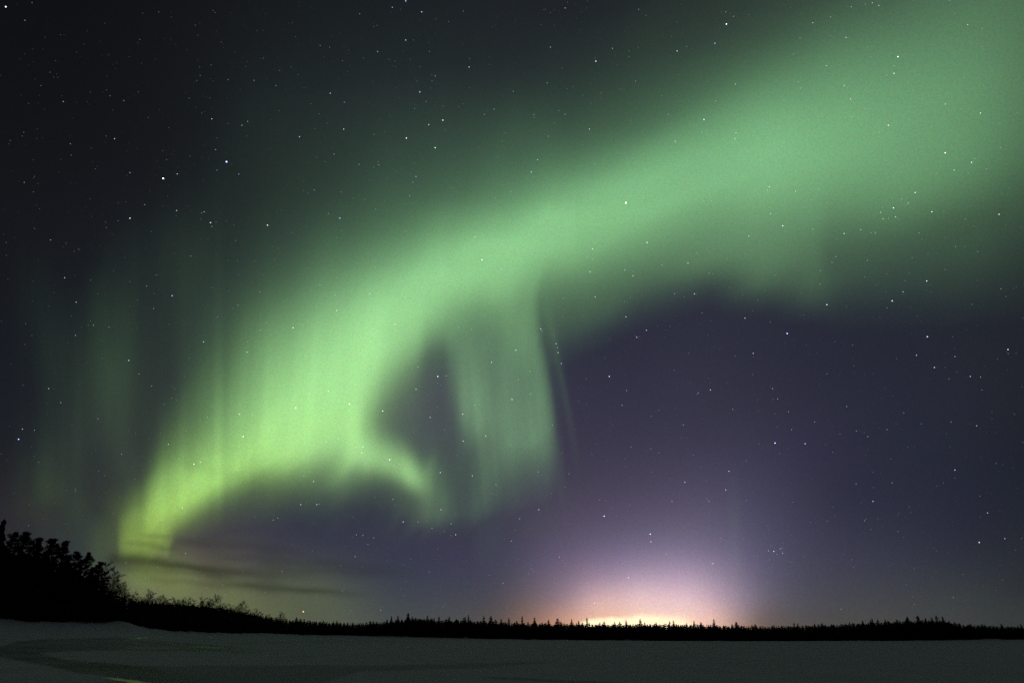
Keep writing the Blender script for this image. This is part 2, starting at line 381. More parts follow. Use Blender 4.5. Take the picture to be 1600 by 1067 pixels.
def glow_mesh(name, d, R, faces, light, mat, parent=None):
    used = np.unique(faces)
    remap = np.full(len(d), -1); remap[used] = np.arange(len(used))
    v = (d[used] * R).astype(np.float32); f = remap[faces].astype(np.int32); li = light[used]
    me = bpy.data.meshes.new(name)
    me.vertices.add(len(v)); me.vertices.foreach_set('co', v.ravel())
    me.loops.add(f.size); me.loops.foreach_set('vertex_index', f.ravel())
    me.polygons.add(len(f)); me.polygons.foreach_set('loop_start', np.arange(0, f.size, 4, dtype=np.int32))
    me.update(calc_edges=True)
    at = me.attributes.new('light', 'FLOAT_COLOR', 'POINT')
    at.data.foreach_set('color', np.c_[li, np.ones(len(li))].astype(np.float32).ravel())
    me.materials.append(mat); me.shade_smooth()
    o = bpy.data.objects.new(name, me); COL.objects.link(o)
    if parent: o.parent = parent
    return o

SKY_R, STAR_R, AUR_R = 40000.0, 34000.0, 28000.0
d, f = shell(AZ, EL, SKY_R)
px, py = to_photo(d)
wout = outside(px, py)[:, None]
basec = sample(BASE_F, px, py) * (1 - wout) + lin([33, 29, 36]) * wout
sky = glow_mesh('sky', d, SKY_R, f, basec, glow_material('night_sky_air', False))
tag(sky, 'dark night sky with violet town glow low on the right', 'sky', kind='structure')

# --- the aurora: luminous sheets high in the air, nearer than the stars and seen through
aurora = bpy.data.objects.new('aurora', None); COL.objects.link(aurora)
tag(aurora, 'bright green aurora arcing from the left treeline up to the top right of the sky', 'aurora')
MAT_AUR = glow_material('aurora_light', True)
aurc = sample(AUR_F, px, py) * (1 - wout)
am = sample(AUR_A, px, py)[:, 0] * (1 - wout[:, 0])
wfold = smooth(676, 700, px) * (1 - smooth(1000, 1100, px)) * smooth(500, 590, py)
wray = (1 - smooth(120, 186, px)) * (1 - smooth(-100, 0, -px - 400) * 0)
wband = np.clip(1 - wfold - wray, 0, 1)
for nm, wt, rr in (('arc', wband, AUR_R), ('folded_curtain', wfold, AUR_R * 0.985), ('faint_rays', wray, AUR_R * 1.015)):
    keep = ((am * wt)[f].max(1) > 0.0012)
    fade = np.clip(am * wt / 0.004, 0, 1)
    glow_mesh(nm, d, rr, f[keep], aurc * wt[:, None] * fade[:, None], MAT_AUR, aurora)


# ------------------------------------------------------------------ stars (photograph x, y, brightness class and tint)
STARS = """
9,11,6r 223,21,1 336,20,1 64,134,2b 84,121,1 99,159,3b 172,150,2b 176,172,1b 37,207,2b 166,213,1 179,217,3 110,225,2 315,177,1 331,186,3 357,193,1 378,196,3b 387,190,2 337,234,2 354,253,6b 339,266,2 149,264,1 333,127,1b 397,126,2 312,105,1 330,102,1 52,250,1b 164,37,1b
634,2,4b 613,12,3b 626,15,1 659,19,4b 562,22,2y 681,30,1 584,42,1 589,40,1 634,63,3 646,63,1 590,81,3b 671,81,2b 608,93,1 515,74,2b 733,105,3 680,119,2 675,127,2b 673,138,1 656,144,4b 666,159,2b 648,170,2b 516,146,3 538,160,2 431,134,2y 466,117,1 436,173,1 499,178,1 512,193,1 537,202,3 468,214,3 692,188,4 670,195,3 696,204,1 635,216,4 680,231,4 757,179,2 772,171,2 788,208,1 792,208,1 522,241,2 561,257,2 592,258,2 584,262,1 508,253,1
883,13,3b 852,15,1 998,15,2 1009,25,1 860,74,3b 957,76,3b 930,91,1 931,96,4 983,80,2b 997,75,1 1058,80,4b 1073,73,2b 1117,68,4b 1135,38,5 1134,19,2 1146,26,2 1170,23,1 878,107,1 855,130,2 886,139,1 993,127,2 970,139,1 802,143,2 911,149,1 923,162,1y 873,173,2b 883,179,2 834,179,2 866,192,1 921,202,3 857,213,2 840,250,3y 930,257,2 1055,221,3 1044,179,2 1118,158,2 1149,132,3 1100,187,4 1088,196,1 1097,206,2 1105,210,2 1150,208,3 1148,217,3 1178,206,2 1034,150,1
1330,11,3b 1352,7,2 1363,5,3 1373,9,3 1298,27,2 1270,36,3 1250,60,2 1322,59,3 1240,85,2 1291,103,3 1403,89,5 1361,89,2y 1397,103,2 1397,115,4 1385,118,2 1512,39,3 1485,39,1 1247,128,2 1251,138,2 1225,156,2 1319,134,3 1329,155,3 1364,161,1 1358,174,1 1331,183,2 1388,196,4 1374,207,2 1225,222,2 1260,219,1 1441,155,2 1477,163,3 1476,179,1 1532,177,4y 1536,148,1 1562,193,2 1563,231,2 1477,239,5 1518,254,4 1523,248,2 1491,266,3
203,270,3b 255,279,6 277,272,3 373,272,3b 52,300,2b 141,311,1b 226,320,2 203,341,4 276,329,3y 315,333,2y 319,331,3b 329,348,4 331,354,2 314,342,1 165,347,1 79,375,3b 54,357,1 298,400,2 368,376,1 10,399,1 101,434,3 229,447,2 269,462,4b 331,449,1 119,472,3 215,469,1 240,482,2 146,508,2 118,524,3b 50,524,1 372,477,2 340,495,2b 318,534,3 371,407,1
650,276,3b 645,285,2 640,306,2y 491,297,2 474,298,1 481,301,1 553,310,1 418,352,4 513,334,2 531,341,4b 526,371,1 587,327,2b 434,388,1 643,339,1 742,370,3 742,382,1 753,406,4 784,421,2y 586,417,2 590,430,1 500,445,2y 524,461,2 512,470,1 578,459,3 526,485,3 458,512,4y 407,516,2 617,507,3 406,456,2b 717,512,2 712,425,1 662,459,1 764,321,1 774,309,1 798,299,2 793,294,1 700,480,1
830,269,4b 978,317,6 1005,307,2 1083,295,1 1116,278,2 1112,314,2 1018,338,1 1011,379,4 1037,383,1 1170,369,3 800,388,2 809,391,2 926,389,3 917,402,2 926,405,2 922,425,3 976,422,3b 989,431,3y 989,423,1 1034,414,2 1075,411,3 1108,427,2 880,466,2 930,464,3 985,465,1 1054,459,2 1085,459,3 1069,464,1 1140,450,1 1160,460,1 1150,465,1 978,495,3 1010,516,3 995,527,3y 1097,489,2b 1164,497,3 845,514,3 847,517,2 1047,510,1 1199,297,2 1199,278,1
1243,299,3 1279,296,2 1202,292,3 1204,334,3 1223,353,4 1463,271,2 1430,301,4 1419,317,3 1417,320,2 1396,325,5b 1379,324,2 1376,332,3 1367,338,1 1380,342,3 1388,341,2 1399,339,3 1404,343,1 1456,331,4 1345,359,3 1319,365,4b 1361,364,2 1367,363,2 1368,365,2 1270,358,2 1282,342,1 1561,335,4 1521,353,1 1436,364,2 1440,374,1 1507,291,1 1517,292,1 1476,371,1 1493,385,2 1507,386,1 1528,393,2y 1306,401,2 1300,410,2 1355,407,2 1282,423,2 1281,444,2 1448,439,4 1411,456,3 1394,470,4 1351,433,2b 1292,476,4 1421,427,1 1564,451,2 1527,438,1 1230,521,5b 1449,526,5b 1433,494,1b 1489,526,1 1322,479,1 1370,445,1
39,538,1 201,563,4b 217,584,2y 237,603,2 76,607,3y 95,629,3b 153,654,2 35,670,3y 54,672,2 29,686,5b 190,709,2y 263,694,3 303,725,4 313,722,3 380,682,4 374,647,3 324,652,2 276,625,1 257,632,1 273,607,1y 288,588,1 386,550,3 2,709,1 154,736,1 211,748,1 118,763,1 285,793,3 372,734,2 212,677,1 160,560,1 348,783,1
462,637,4 513,611,3 546,631,4 598,642,4 650,608,3 684,588,4 697,587,2 672,652,3 768,566,3 749,579,1 742,633,2 723,647,3 759,681,3 724,689,3 688,738,4b 738,743,3 775,757,2 689,796,3y 614,780,2 567,698,3 565,707,3 609,718,4 490,752,3 475,743,2 510,690,2 529,686,1 470,788,3 495,788,3 556,601,2 420,671,2 653,573,2 768,547,1 499,713,1 601,663,1 641,720,1 602,727,1
806,547,3 869,537,3 871,543,3b 872,551,3 877,568,3 828,580,2 810,593,2 800,624,4b 829,615,2 952,588,4 979,610,2 972,633,2 904,627,1 863,664,2 932,694,1b 986,698,2b 1017,701,2b 1091,614,2 1089,616,1 1110,609,3 1055,638,1b 1145,639,2y 1068,664,2y 1177,552,3 1177,558,1 1149,556,1 1076,552,1 1139,736,3 1134,765,3 1070,753,3 1108,783,2 1050,783,2 841,737,2 889,740,2b 842,796,3 883,761,1 947,782,1 916,592,1
1207,607,3b 1215,623,2 1232,643,2 1237,671,2 1211,692,5b 1258,693,4b 1273,659,2 1292,584,2b 1323,635,2 1332,539,2b 1432,555,3 1460,574,4r 1492,557,3b 1477,574,1 1483,592,2 1516,588,3 1532,589,3b 1495,581,1 1575,546,4 1597,604,1 1401,560,1 1386,671,2y 1400,662,1 1338,673,2 1356,682,2 1486,659,2 1526,665,3y 1392,717,1 1364,783,3 1492,734,3 1394,754,2 1421,791,1 1239,784,1 1301,706,1 1550,644,1 1550,654,1 1218,708,1
229,811,2y 290,864,2 427,812,2 434,809,2 630,815,3 653,815,2 705,818,2 712,835,3 675,825,2y 557,835,2 567,836,2 584,840,2y 575,850,2b 555,869,2 799,845,2 474,955,7o 595,953,2y 684,857,1 764,898,1 786,911,2 695,830,1y 642,873,1
944,806,4 812,810,2 1016,834,4 1017,846,3 982,902,3 929,942,3y 874,870,2 1114,880,3y 1126,840,1 1041,865,2 1045,871,1 1162,841,1 989,931,1 834,892,1y
1209,861,4b 1201,860,3b 1219,857,3b 1222,856,2b 1214,866,2b 1223,864,3b 1224,848,1b 1202,827,1 1530,847,4 1543,801,3 1570,841,3 1351,813,2 1403,830,2b 1304,805,1 1412,839,1 1331,874,1 1587,859,1 1361,827,1 1202,874,1
"""
NAMED = {
 (9,11): 'reddish white star in the extreme top left corner of the sky',
 (354,253): 'brilliant blue-white star, right one of the bright upper left pair',
 (255,279): 'brilliant white star, left one of the bright upper left pair',
 (277,272): 'small star close to the right of the brilliant white star at upper left',
 (29,686): 'bright blue-white star low near the left edge, below two small stars',
 (201,563): 'lone bright blue-white star above the faint rays at the left',
 (269,462): 'bright violet-white star in the dark sky left of the arc',
 (418,352): 'bright white star left of the blue one above the arc',
 (531,341): 'bright blue star just above the upper edge of the arc',
 (830,269): 'blue star at the dark upper edge of the arc near mid sky',
 (978,317): 'brightest white star inside the widest middle of the green arc',
 (753,406): 'bright star in the green arc directly above the folded curtain',
 (303,725): 'larger star of the close pair at the low left end of the arc',
 (380,682): 'bright lilac star within the low left bend of the arc',
 (688,738): 'blue star just right of the bright hook under the fold',
 (689,796): 'yellowish star at the bottom tip of the folded curtain',
 (800,624): 'bright blue star inside the folded curtain near its right side',
 (952,588): 'bright white star in the dark sky right of the folded curtain',
 (944,806): 'bright star in the violet sky above the town glow',
 (1016,834): 'upper star of a close vertical pair above the town glow',
 (1017,846): 'lower star of a close vertical pair above the town glow',
 (982,902): 'star in the pink glow halfway down to the treetops',
 (929,942): 'pale yellow star deep in the glow just above the bright cloud bank',
 (474,955): 'orange star sitting just above the low left treetops',
 (1396,325): 'brightest bluish star of the loose cluster at the right edge of the arc',
 (1319,365): 'blue-white star left of the loose star cluster under the arc',
 (1230,521): 'bright blue star in the dark sky beneath the right part of the arc',
 (1449,526): 'bright blue star far right in the dark sky beneath the arc',
 (1460,574): 'reddish star among small white ones at far right',
 (1211,692): 'left and brighter star of a wide level pair right of the curtain',
 (1258,693): 'right and dimmer star of a wide level pair right of the curtain',
 (1135,38): 'bright star near the top edge, right of centre',
 (1403,89): 'bright star high in the broad green upper right part of the arc',
 (1397,115): 'white star just below the bright one in the broad green upper right',
 (1532,177): 'orange-tinted star near the right edge inside the green glow',
 (1477,239): 'bright lilac star at the right of the green glow',
 (1530,847): 'bright lone star low in the dark sky at far right',
 (1364,783): 'single star in the dark violet sky between glow and right edge',
 (1575,546): 'bright star at the right edge just below the arc',
 (634,2): 'blue-violet star cut by the top edge near the middle',
 (656,144): 'bright blue star in the dark upper middle sky',
 (1209,861): 'brightest star of the tiny tight cluster low on the right',
}
TINT = {'b': (0.48, 0.54, 1.0), 'y': (1.0, 0.84, 0.58), 'w': (0.95, 0.97, 1.0), 'r': (1.0, 0.66, 0.62), 'o': (1.0, 0.55, 0.22)}
SIZE = {1: (0.34, 0.10), 2: (0.38, 0.23), 3: (0.44, 0.48), 4: (0.52, 0.80), 5: (0.62, 1.3), 6: (0.76, 2.0), 7: (0.70, 0.9)}
TINTWORD = {'b': 'bluish', 'y': 'yellowish', 'w': 'white', 'r': 'reddish', 'o': 'orange'}

def add_clear(n, l, e, o):
    t = n.new('ShaderNodeBsdfTransparent'); a = n.new('ShaderNodeAddShader')
    l.new(e.outputs[0], a.inputs[0]); l.new(t.outputs[0], a.inputs[1]); l.new(a.outputs[0], o.inputs[0])
def star_material():
    m, n, l = new_mat('starlight')
    o = n.new('ShaderNodeOutputMaterial'); e = n.new('ShaderNodeEmission'); oi = n.new('ShaderNodeObjectInfo')
    l.new(oi.outputs['Color'], e.inputs['Color']); l.new(oi.outputs['Alpha'], e.inputs['Strength'])
    add_clear(n, l, e, o); m.cycles.emission_sampling = 'NONE'
    return m
def dust_material():
    m, n, l = new_mat('faint_starlight')
    o = n.new('ShaderNodeOutputMaterial'); e = n.new('ShaderNodeEmission')
    at = n.new('ShaderNodeAttribute'); at.attribute_name = 'light'
    l.new(at.outputs['Color'], e.inputs['Color']); add_clear(n, l, e, o); m.cycles.emission_sampling = 'NONE'
    return m

_bm = bmesh.new(); bmesh.ops.create_icosphere(_bm, subdivisions=1, radius=1.0)
star_me = bpy.data.meshes.new('star'); _bm.to_mesh(star_me); _bm.free()
star_me.materials.append(star_material())
PXR = STAR_R / (1024 * FOC / 36.0)              # metres covered by one picture point at the middle of the frame
def star_scale(x, y, rad):
    c = K / math.sqrt(K * K + (x - 800) ** 2 + (y - 533.5) ** 2)
    return rad * PXR * c ** 1.5

def region(x, y):
    arc = float(sample(AUR_A, np.array([x + 0.0]), np.array([y + 0.0]))[0, 0])
    if y > 800: 
        return 'low above the left treeline' if x < 540 else ('low in the violet sky left of the glow' if x < 840 else ('in the violet town glow' if x < 1195 else ('in the tiny tight cluster low on the right' if x < 1226 else 'low in the dark sky at far right')))
    if 1355 < x < 1425 and 310 < y < 370: return 'in the loose cluster at the right edge of the arc'
    if 860 < x < 885 and 530 < y < 575: return 'in the short chain right of the folded curtain'
    if 590 < x < 890 and y > 500: return 'within the folded curtain and its dark gap'
    if arc > 0.12:
        return 'inside the lower left bend of the green arc' if x < 640 else ('inside the middle of the green arc' if x < 1150 else 'inside the broad upper right of the green arc')
    if x > 640 and y > 400:
        return 'in the dark violet sky under the arc' if x < 1200 else 'in the dark sky at the right under the arc'
    if x < 400:
        return 'in the dark top left sky' if y < 290 else ('in the dark sky at middle left' if y < 540 else 'among the faint rays at lower left')
    return 'in the dark upper sky left of middle' if x < 800 else 'in the dark upper sky beside the arc'

rows = []
for tok in STARS.split():
    a, b_, c_ = tok.split(',')
    rows.append((int(a), int(b_), int(c_[0]), c_[1:] or 'w'))
rows.sort(key=lambda r_: -r_[2])
singles = [r_ for r_ in rows if (r_[0], r_[1]) in NAMED or r_[2] > 2]
singles += [r_ for r_ in rows if r_ not in singles][:max(0, 290 - len(singles))]
rest = [r_ for r_ in rows if r_ not in singles]
for x, y, s_, t_ in singles:
    o = bpy.data.objects.new('star', star_me); COL.objects.link(o)
    o.location = Vector(direction(x, y)) * STAR_R
    rad, lum = SIZE[s_]
    k = star_scale(x, y, rad); o.scale = (k, k, k)
    o.color = (*TINT[t_], lum * (0.85 + 0.3 * random.random()))
    if (x, y) in NAMED:
        tag(o, NAMED[(x, y)], 'star')
    else:
        size_w = 'small' if s_ > 2 else 'faint'
        ph = size_w + ' ' + TINTWORD[t_] + ' star ' + region(x, y)
        tag(o, ph, 'star', ph.replace(' star ', ' stars '))
# everything fainter: past counting
OCT = np.array([(1,0,0),(-1,0,0),(0,1,0),(0,-1,0),(0,0,1),(0,0,-1)], float)
OCF = [(0,2,4),(2,1,4),(1,3,4),(3,0,4),(2,0,5),(1,2,5),(3,1,5),(0,3,5)]
sv, sf, sl = [], [], []
def faint_star(dv, rad, c_):
    n0 = len(sv)
    for q_ in OCT: sv.append(tuple(np.asarray(dv) * STAR_R + q_ * rad))
    for f_ in OCF: sf.append(tuple(n0 + i_ for i_ in f_))
    sl.extend([(*c_, 1.0)] * 6)
for x, y, s_, t_ in rest:
    lum = SIZE[s_][1] * 1.1
    faint_star(direction(x, y), star_scale(x, y, SIZE[s_][0] * 1.15), [c_ * lum for c_ in TINT[t_]])
for _ in range(5200):
    u = RNG.rand(3)
    a = (u[0] - 0.5) * 2 * math.radians(62); e = math.asin(math.sin(math.radians(1.5)) + u[1] * (0.97 - 0.03))
    lum = 0.02 + 0.12 * u[2] ** 5
    tt = TINT['b' if RNG.rand() < 0.4 else ('y' if RNG.rand() < 0.3 else 'w')]
    faint_star((math.sin(a) * math.cos(e), math.cos(a) * math.cos(e), math.sin(e)), PXR * (0.28 + 0.2 * RNG.rand()), [c_ * lum for c_ in tt])
so = link('stars', sv, sf, dust_material())
at = so.data.attributes.new('light', 'FLOAT_COLOR', 'POINT')
at.data.foreach_set('color', np.array(sl, np.float32).ravel())
tag(so, 'faint star field scattered over the whole night sky', 'stars', kind='stuff')
# ================================================================== THE GROUND: frozen lake and its snowy shore
# shore: photograph x, y of the foot of the trees, distance in metres
SHORE = [(-700, 962, 95), (-300, 963, 105), (0, 968, 125), (60, 969, 128), (110, 970, 130), (150, 973, 132), (186, 974.5, 134), (205, 975, 136),
         (240, 982, 142), (300, 986, 160), (350, 987.5, 180), (400, 988.6, 205), (450, 990, 235), (500, 991, 262), (560, 992.3, 282),
         (600, 993, 292), (700, 996, 302), (780, 997.6, 308), (860, 999, 312), (1000, 1000.4, 318), (1100, 1001, 318), (1220, 1001, 314),
         (1300, 1000.4, 310), (1400, 999.6, 306), (1500, 998.8, 302), (1600, 998, 300), (2000, 995, 290), (2600, 993, 280)]
sh_az, sh_d, sh_z = [], [], []
for x, y, dd in SHORE:
    v = direction(x, y)
    hz = math.hypot(v[0], v[1])
    sh_az.append(math.atan2(v[0], v[1])); sh_d.append(dd); sh_z.append(max(EYE + dd * v[2] / hz, 0.12))
sh_az = [-math.pi, -2.2] + sh_az + [2.2, math.pi]
sh_d = [150, 110] + sh_d + [200, 150]
sh_z = [2.5, 3.5] + sh_z + [1.5, 2.5]
def shore_at(az):
    az = np.atleast_1d(az)
    return pchip(sh_az, sh_d, az), pchip(sh_az, sh_z, az)

def vnoise(x, y, seed=0):
    """smooth value noise on the plane"""
    xi = np.floor(x).astype(np.int64); yi = np.floor(y).astype(np.int64)
    def h(a, b):
        n = (a * 374761393 + b * 668265263 + seed * 974711) & 0x7fffffff
        n = ((n ^ (n >> 13)) * 1274126177) & 0x7fffffff
        return ((n ^ (n >> 16)) & 0xffff) / 65535.0
    tx = x - xi; ty = y - yi; tx = tx * tx * (3 - 2 * tx); ty = ty * ty * (3 - 2 * ty)
    return ((h(xi, yi) * (1 - tx) + h(xi + 1, yi) * tx) * (1 - ty) + (h(xi, yi + 1) * (1 - tx) + h(xi + 1, yi + 1) * tx) * ty) - 0.5

def bank_len(dd):
    return np.interp(dd, [120, 160, 205, 262, 320], [58, 60, 60, 50, 40])

def height(az, r):
    """ground height at azimuth az, distance r (arrays)"""
    dd, zz = shore_at(az)
    L = bank_len(dd)
    t = np.clip((r - (dd - L)) / L, 0, 1)
    x = r * np.sin(az); y = r * np.cos(az)
    z = zz * t ** 1.7 * (1.25 - 0.25 * t)
    z = z + (0.16 * vnoise(x / 9, y / 9, 1) + 0.10 * vnoise(x / 3.1, y / 3.1, 2)) * smooth(0.55, 1.0, t) * np.interp(dd, [140, 260], [1.0, 1.6])
    # a lip of drifted snow and snowy stones along the shore
    lip = np.exp(-((r - dd + 1.5) / 2.2) ** 2)
    z = z + lip * np.maximum(vnoise(az * dd / 2.6, r * 0 + 3.3, 5) - 0.12, 0) * 1.7
    z = z + 0.55 * np.exp(-(((az - AZ_MOUND) * 134) / 2.4) ** 2 - ((r - 131) / 3.0) ** 2)
    z = z + np.clip((r - dd) * 0.012, 0, 2.0)
    z = z + (0.018 * vnoise(x / 3.3, y / 5.0, 8) + 0.030 * vnoise(x / 11.0, y / 17.0, 9)) * smooth(8, 16, r) * (1 - t)
    return z
_v = direction(188, 974); AZ_MOUND = math.atan2(_v[0], _v[1])

GAZ = np.radians(np.r_[np.arange(-180, -42, 3.0), np.arange(-42, 42, 0.16), np.arange(42, 180.1, 3.0)])
GR = np.r_[0.0, 2, 4, 7, 10, 13, 16, np.geomspace(18.5, 335, 290), np.geomspace(345, 60000, 24)]
ga, gr = np.meshgrid(GAZ, GR, indexing='ij')
gz = height(ga.ravel(), gr.ravel()).reshape(ga.shape)
gxw = gr * np.sin(ga); gyw = gr * np.cos(ga)
P3 = np.stack([gxw, gyw, gz], -1).reshape(-1, 3)
dv = P3 - np.array([0, 0, EYE]); dv /= np.linalg.norm(dv, axis=1)[:, None]
qx, qy = to_photo(dv)

def between(ytop, ybot, soft=2.2, x0=-900, x1=9000, fx=30):
    """soft mask between two outlines given as ((x, y), ...)"""
    a = np.interp(qx, *zip(*ytop)); b = np.interp(qx, *zip(*ybot))
    n = vnoise(P3[:, 0] / 1.7, P3[:, 1] / 2.9, 21) * 2.6 + vnoise(P3[:, 0] / 0.6, P3[:, 1] / 1.1, 22) * 1.0
    return (smooth(-soft, soft, qy - a + n) * (1 - smooth(-soft, soft, qy - b + n))
            * smooth(x0 - fx, x0, qx) * (1 - smooth(x1, x1 + fx, qx)))
upper = between(((-900, 1016), (-200, 1016), (0, 1010), (25, 1002), (60, 999), (150, 997), (230, 1000), (300, 1005), (400, 1013), (470, 1019)),
                ((-900, 1030), (0, 1026), (60, 1020), (155, 1014), (275, 1016), (400, 1019), (470, 1020)), 1.6, x1=330, fx=110)
finger = between(((200, 1010), (260, 1010)), ((200, 1013), (260, 1013)), 1.0, x0=205, x1=262, fx=14)
lower = between(((-900, 1000), (0, 1014), (60, 1019), (85, 1027), (120, 1032), (150, 1034), (212, 1040), (250, 1046), (300, 1052), (420, 1064)),
                ((-900, 1030), (0, 1026), (62, 1037), (120, 1050), (175, 1058), (225, 1066), (300, 1078), (420, 1098)), 1.8, x1=235, fx=110)
line1 = between(((130, 1012.6), (275, 1014.6), (400, 1018)), ((130, 1014.8), (275, 1016.6), (400, 1020)), 0.7, x0=150, x1=400, fx=20)
line2 = between(((0, 1008), (60, 998), (150, 996), (250, 997)), ((0, 1011), (60, 1000), (150, 998), (250, 999)), 0.7, x0=20, x1=200, fx=40)
dash1 = between(((455, 1023), (500, 1023)), ((455, 1025), (500, 1025)), 0.7, x0=468, x1=488, fx=8)
dash2 = between(((740, 1056), (860, 1060), (960, 1066)), ((740, 1058), (860, 1064), (960, 1070)), 0.9, x0=775, x1=940, fx=40)
ice = np.clip(np.maximum.reduce([upper * 0.86, lower * 0.98, line1 * 0.9, line2 * 0.9, dash1 * 0.7, dash2 * 0.85]) - finger * 0.6, 0, 1)
mottle = 0.5 + vnoise(P3[:, 0] / 5.0, P3[:, 1] / 9.0, 31) + 0.5 * vnoise(P3[:, 0] / 1.6, P3[:, 1] / 3.0, 32)
ice = 0.92 * ice * (0.66 + 0.34 * np.clip(mottle * 1.3, 0, 1))
wet = np.maximum.reduce([
    between(((200, 996.5), (252, 993.8)), ((200, 998.6), (252, 995.6)), 0.5, x0=212, x1=250, fx=12),
    between(((150, 1056), (225, 1065), (300, 1074)), ((150, 1058), (225, 1069), (300, 1080)), 0.8, x0=172, x1=300, fx=16),
    between(((300, 1009), (350, 1011)), ((300, 1010.6), (350, 1012.4)), 0.5, x0=312, x1=340, fx=14) * 0.6])
wet = wet * 0.6
crust = between(((170, 1040), (560, 1039), (700, 1037), (830, 1033), (860, 1032)),
                ((170, 1090), (480, 1075), (560, 1049), (750, 1043.5), (850, 1037)), 2.0, x0=200, x1=815, fx=60)
crust = np.maximum(crust, 0.5 * between(((380, 1003), (560, 1000), (700, 1001)), ((380, 1006), (560, 1003), (700, 1003)), 1.4, x0=400, x1=640, fx=80))

def ground_material(name):
    """settled snow; where 'ice' grows it is dark bare lake ice, where 'wet' grows it is smooth meltwater"""
    m, n, l = new_mat(name)
    o = n.new('ShaderNodeOutputMaterial')
    tc = n.new('ShaderNodeTexCoord')
    def att(nm):
        a = n.new('ShaderNodeAttribute'); a.attribute_name = nm; return a.outputs['Fac']
    def mth(op, a, b):
        q = n.new('ShaderNodeMath'); q.operation = op
        for s_, v_ in ((0, a), (1, b)):
            if hasattr(v_, 'is_linked'): l.new(v_, q.inputs[s_])
            else: q.inputs[s_].default_value = v_
        return q.outputs[0]
    # snow
    ns = n.new('ShaderNodeTexNoise'); ns.inputs['Scale'].default_value = 0.35; ns.inputs['Detail'].default_value = 6
    mp = n.new('ShaderNodeMapping'); mp.inputs['Scale'].default_value = (1.0, 0.45, 1.0)
    l.new(tc.outputs['Object'], mp.inputs[0]); l.new(mp.outputs[0], ns.inputs['Vector'])
    fine = n.new('ShaderNodeTexNoise'); fine.inputs['Scale'].default_value = 9.0; fine.inputs['Detail'].default_value = 3
    l.new(mp.outputs[0], fine.inputs['Vector'])
    cr = n.new('ShaderNodeValToRGB')
    cr.color_ramp.elements[0].position = 0.3; cr.color_ramp.elements[0].color = (0.53, 0.51, 0.60, 1)
    cr.color_ramp.elements[1].position = 0.7; cr.color_ramp.elements[1].color = (0.64, 0.62, 0.71, 1)
    l.new(mth('ADD', mth('MULTIPLY', ns.outputs[0], 0.6), mth('MULTIPLY', fine.outputs[0], 0.4)), cr.inputs[0])
    dark = n.new('ShaderNodeMixRGB'); dark.blend_type = 'MULTIPLY'; dark.inputs[2].default_value = (0.70, 0.71, 0.72, 1)
    l.new(att('crust'), dark.inputs[0]); l.new(cr.outputs[0], dark.inputs[1])
    snow = n.new('ShaderNodeBsdfPrincipled'); l.new(dark.outputs[0], snow.inputs['Base Color'])
    snow.inputs['Roughness'].default_value = 0.95; snow.inputs['Specular IOR Level'].default_value = 0.1
    bp = n.new('ShaderNodeBump'); bp.inputs['Strength'].default_value = 0.5; bp.inputs['Distance'].default_value = 0.03
    l.new(fine.outputs[0], bp.inputs['Height']); l.new(bp.outputs[0], snow.inputs['Normal'])
    # bare rough ice, stained slush
    ic = n.new('ShaderNodeValToRGB')
    ic.color_ramp.elements[0].position = 0.35; ic.color_ramp.elements[0].color = (0.15, 0.15, 0.165, 1)
    ic.color_ramp.elements[1].position = 0.75; ic.color_ramp.elements[1].color = (0.32, 0.32, 0.345, 1)
    l.new(ns.outputs[0], ic.inputs[0])
    iceb = n.new('ShaderNodeBsdfPrincipled'); l.new(ic.outputs[0], iceb.inputs['Base Color'])
    iceb.inputs['Roughness'].default_value = 0.7; iceb.inputs['Specular IOR Level'].default_value = 0.04
    wetb = n.new('ShaderNodeBsdfPrincipled'); wetb.inputs['Base Color'].default_value = (0.05, 0.055, 0.05, 1)
    wetb.inputs['Roughness'].default_value = 0.2; wetb.inputs['IOR'].default_value = 1.33
    m1 = n.new('ShaderNodeMixShader'); m2 = n.new('ShaderNodeMixShader')
    l.new(att('ice'), m1.inputs[0]); l.new(snow.outputs[0], m1.inputs[1]); l.new(iceb.outputs[0], m1.inputs[2])
    l.new(att('wet'), m2.inputs[0]); l.new(m1.outputs[0], m2.inputs[1]); l.new(wetb.outputs[0], m2.inputs[2])
    l.new(m2.outputs[0], o.inputs[0])
    return m
MAT_SNOW = ground_material('snow_and_ice')

na, nr = ga.shape
idx = np.arange(na - 1)[:, None] * nr + np.arange(nr - 1)[None]
gf = np.stack([idx, idx + 1, idx + nr + 1, idx + nr], -1).reshape(-1, 4)
gd, _ = shore_at(ga[:-1, :-1].ravel())
on_lake = gr[:-1, :-1].ravel() < gd - bank_len(gd)
def ground_mesh(name, keep, label):
    f_ = gf[keep]; used = np.unique(f_); remap = np.full(len(P3), -1); remap[used] = np.arange(len(used))
    me = bpy.data.meshes.new(name); v_ = P3[used].astype(np.float32); f2 = remap[f_].astype(np.int32)
    me.vertices.add(len(v_)); me.vertices.foreach_set('co', v_.ravel())
    me.loops.add(f2.size); me.loops.foreach_set('vertex_index', f2.ravel())
    me.polygons.add(len(f2)); me.polygons.foreach_set('loop_start', np.arange(0, f2.size, 4, dtype=np.int32))
    me.update(calc_edges=True)
    for nm_, ar in (('ice', ice), ('wet', wet), ('crust', crust)):
        at_ = me.attributes.new(nm_, 'FLOAT', 'POINT'); at_.data.foreach_set('value', ar[used].astype(np.float32))
    me.materials.append(MAT_SNOW); me.shade_smooth()
    o = bpy.data.objects.new(name, me); COL.objects.link(o)
    return tag(o, label, name.replace('_', ' '), kind='structure')
ground_mesh('frozen_lake', on_lake, 'flat snow covered frozen lake with dark bare ice')
ground_mesh('ground', ~on_lake, 'snowy shore rising from the lake under the trees')
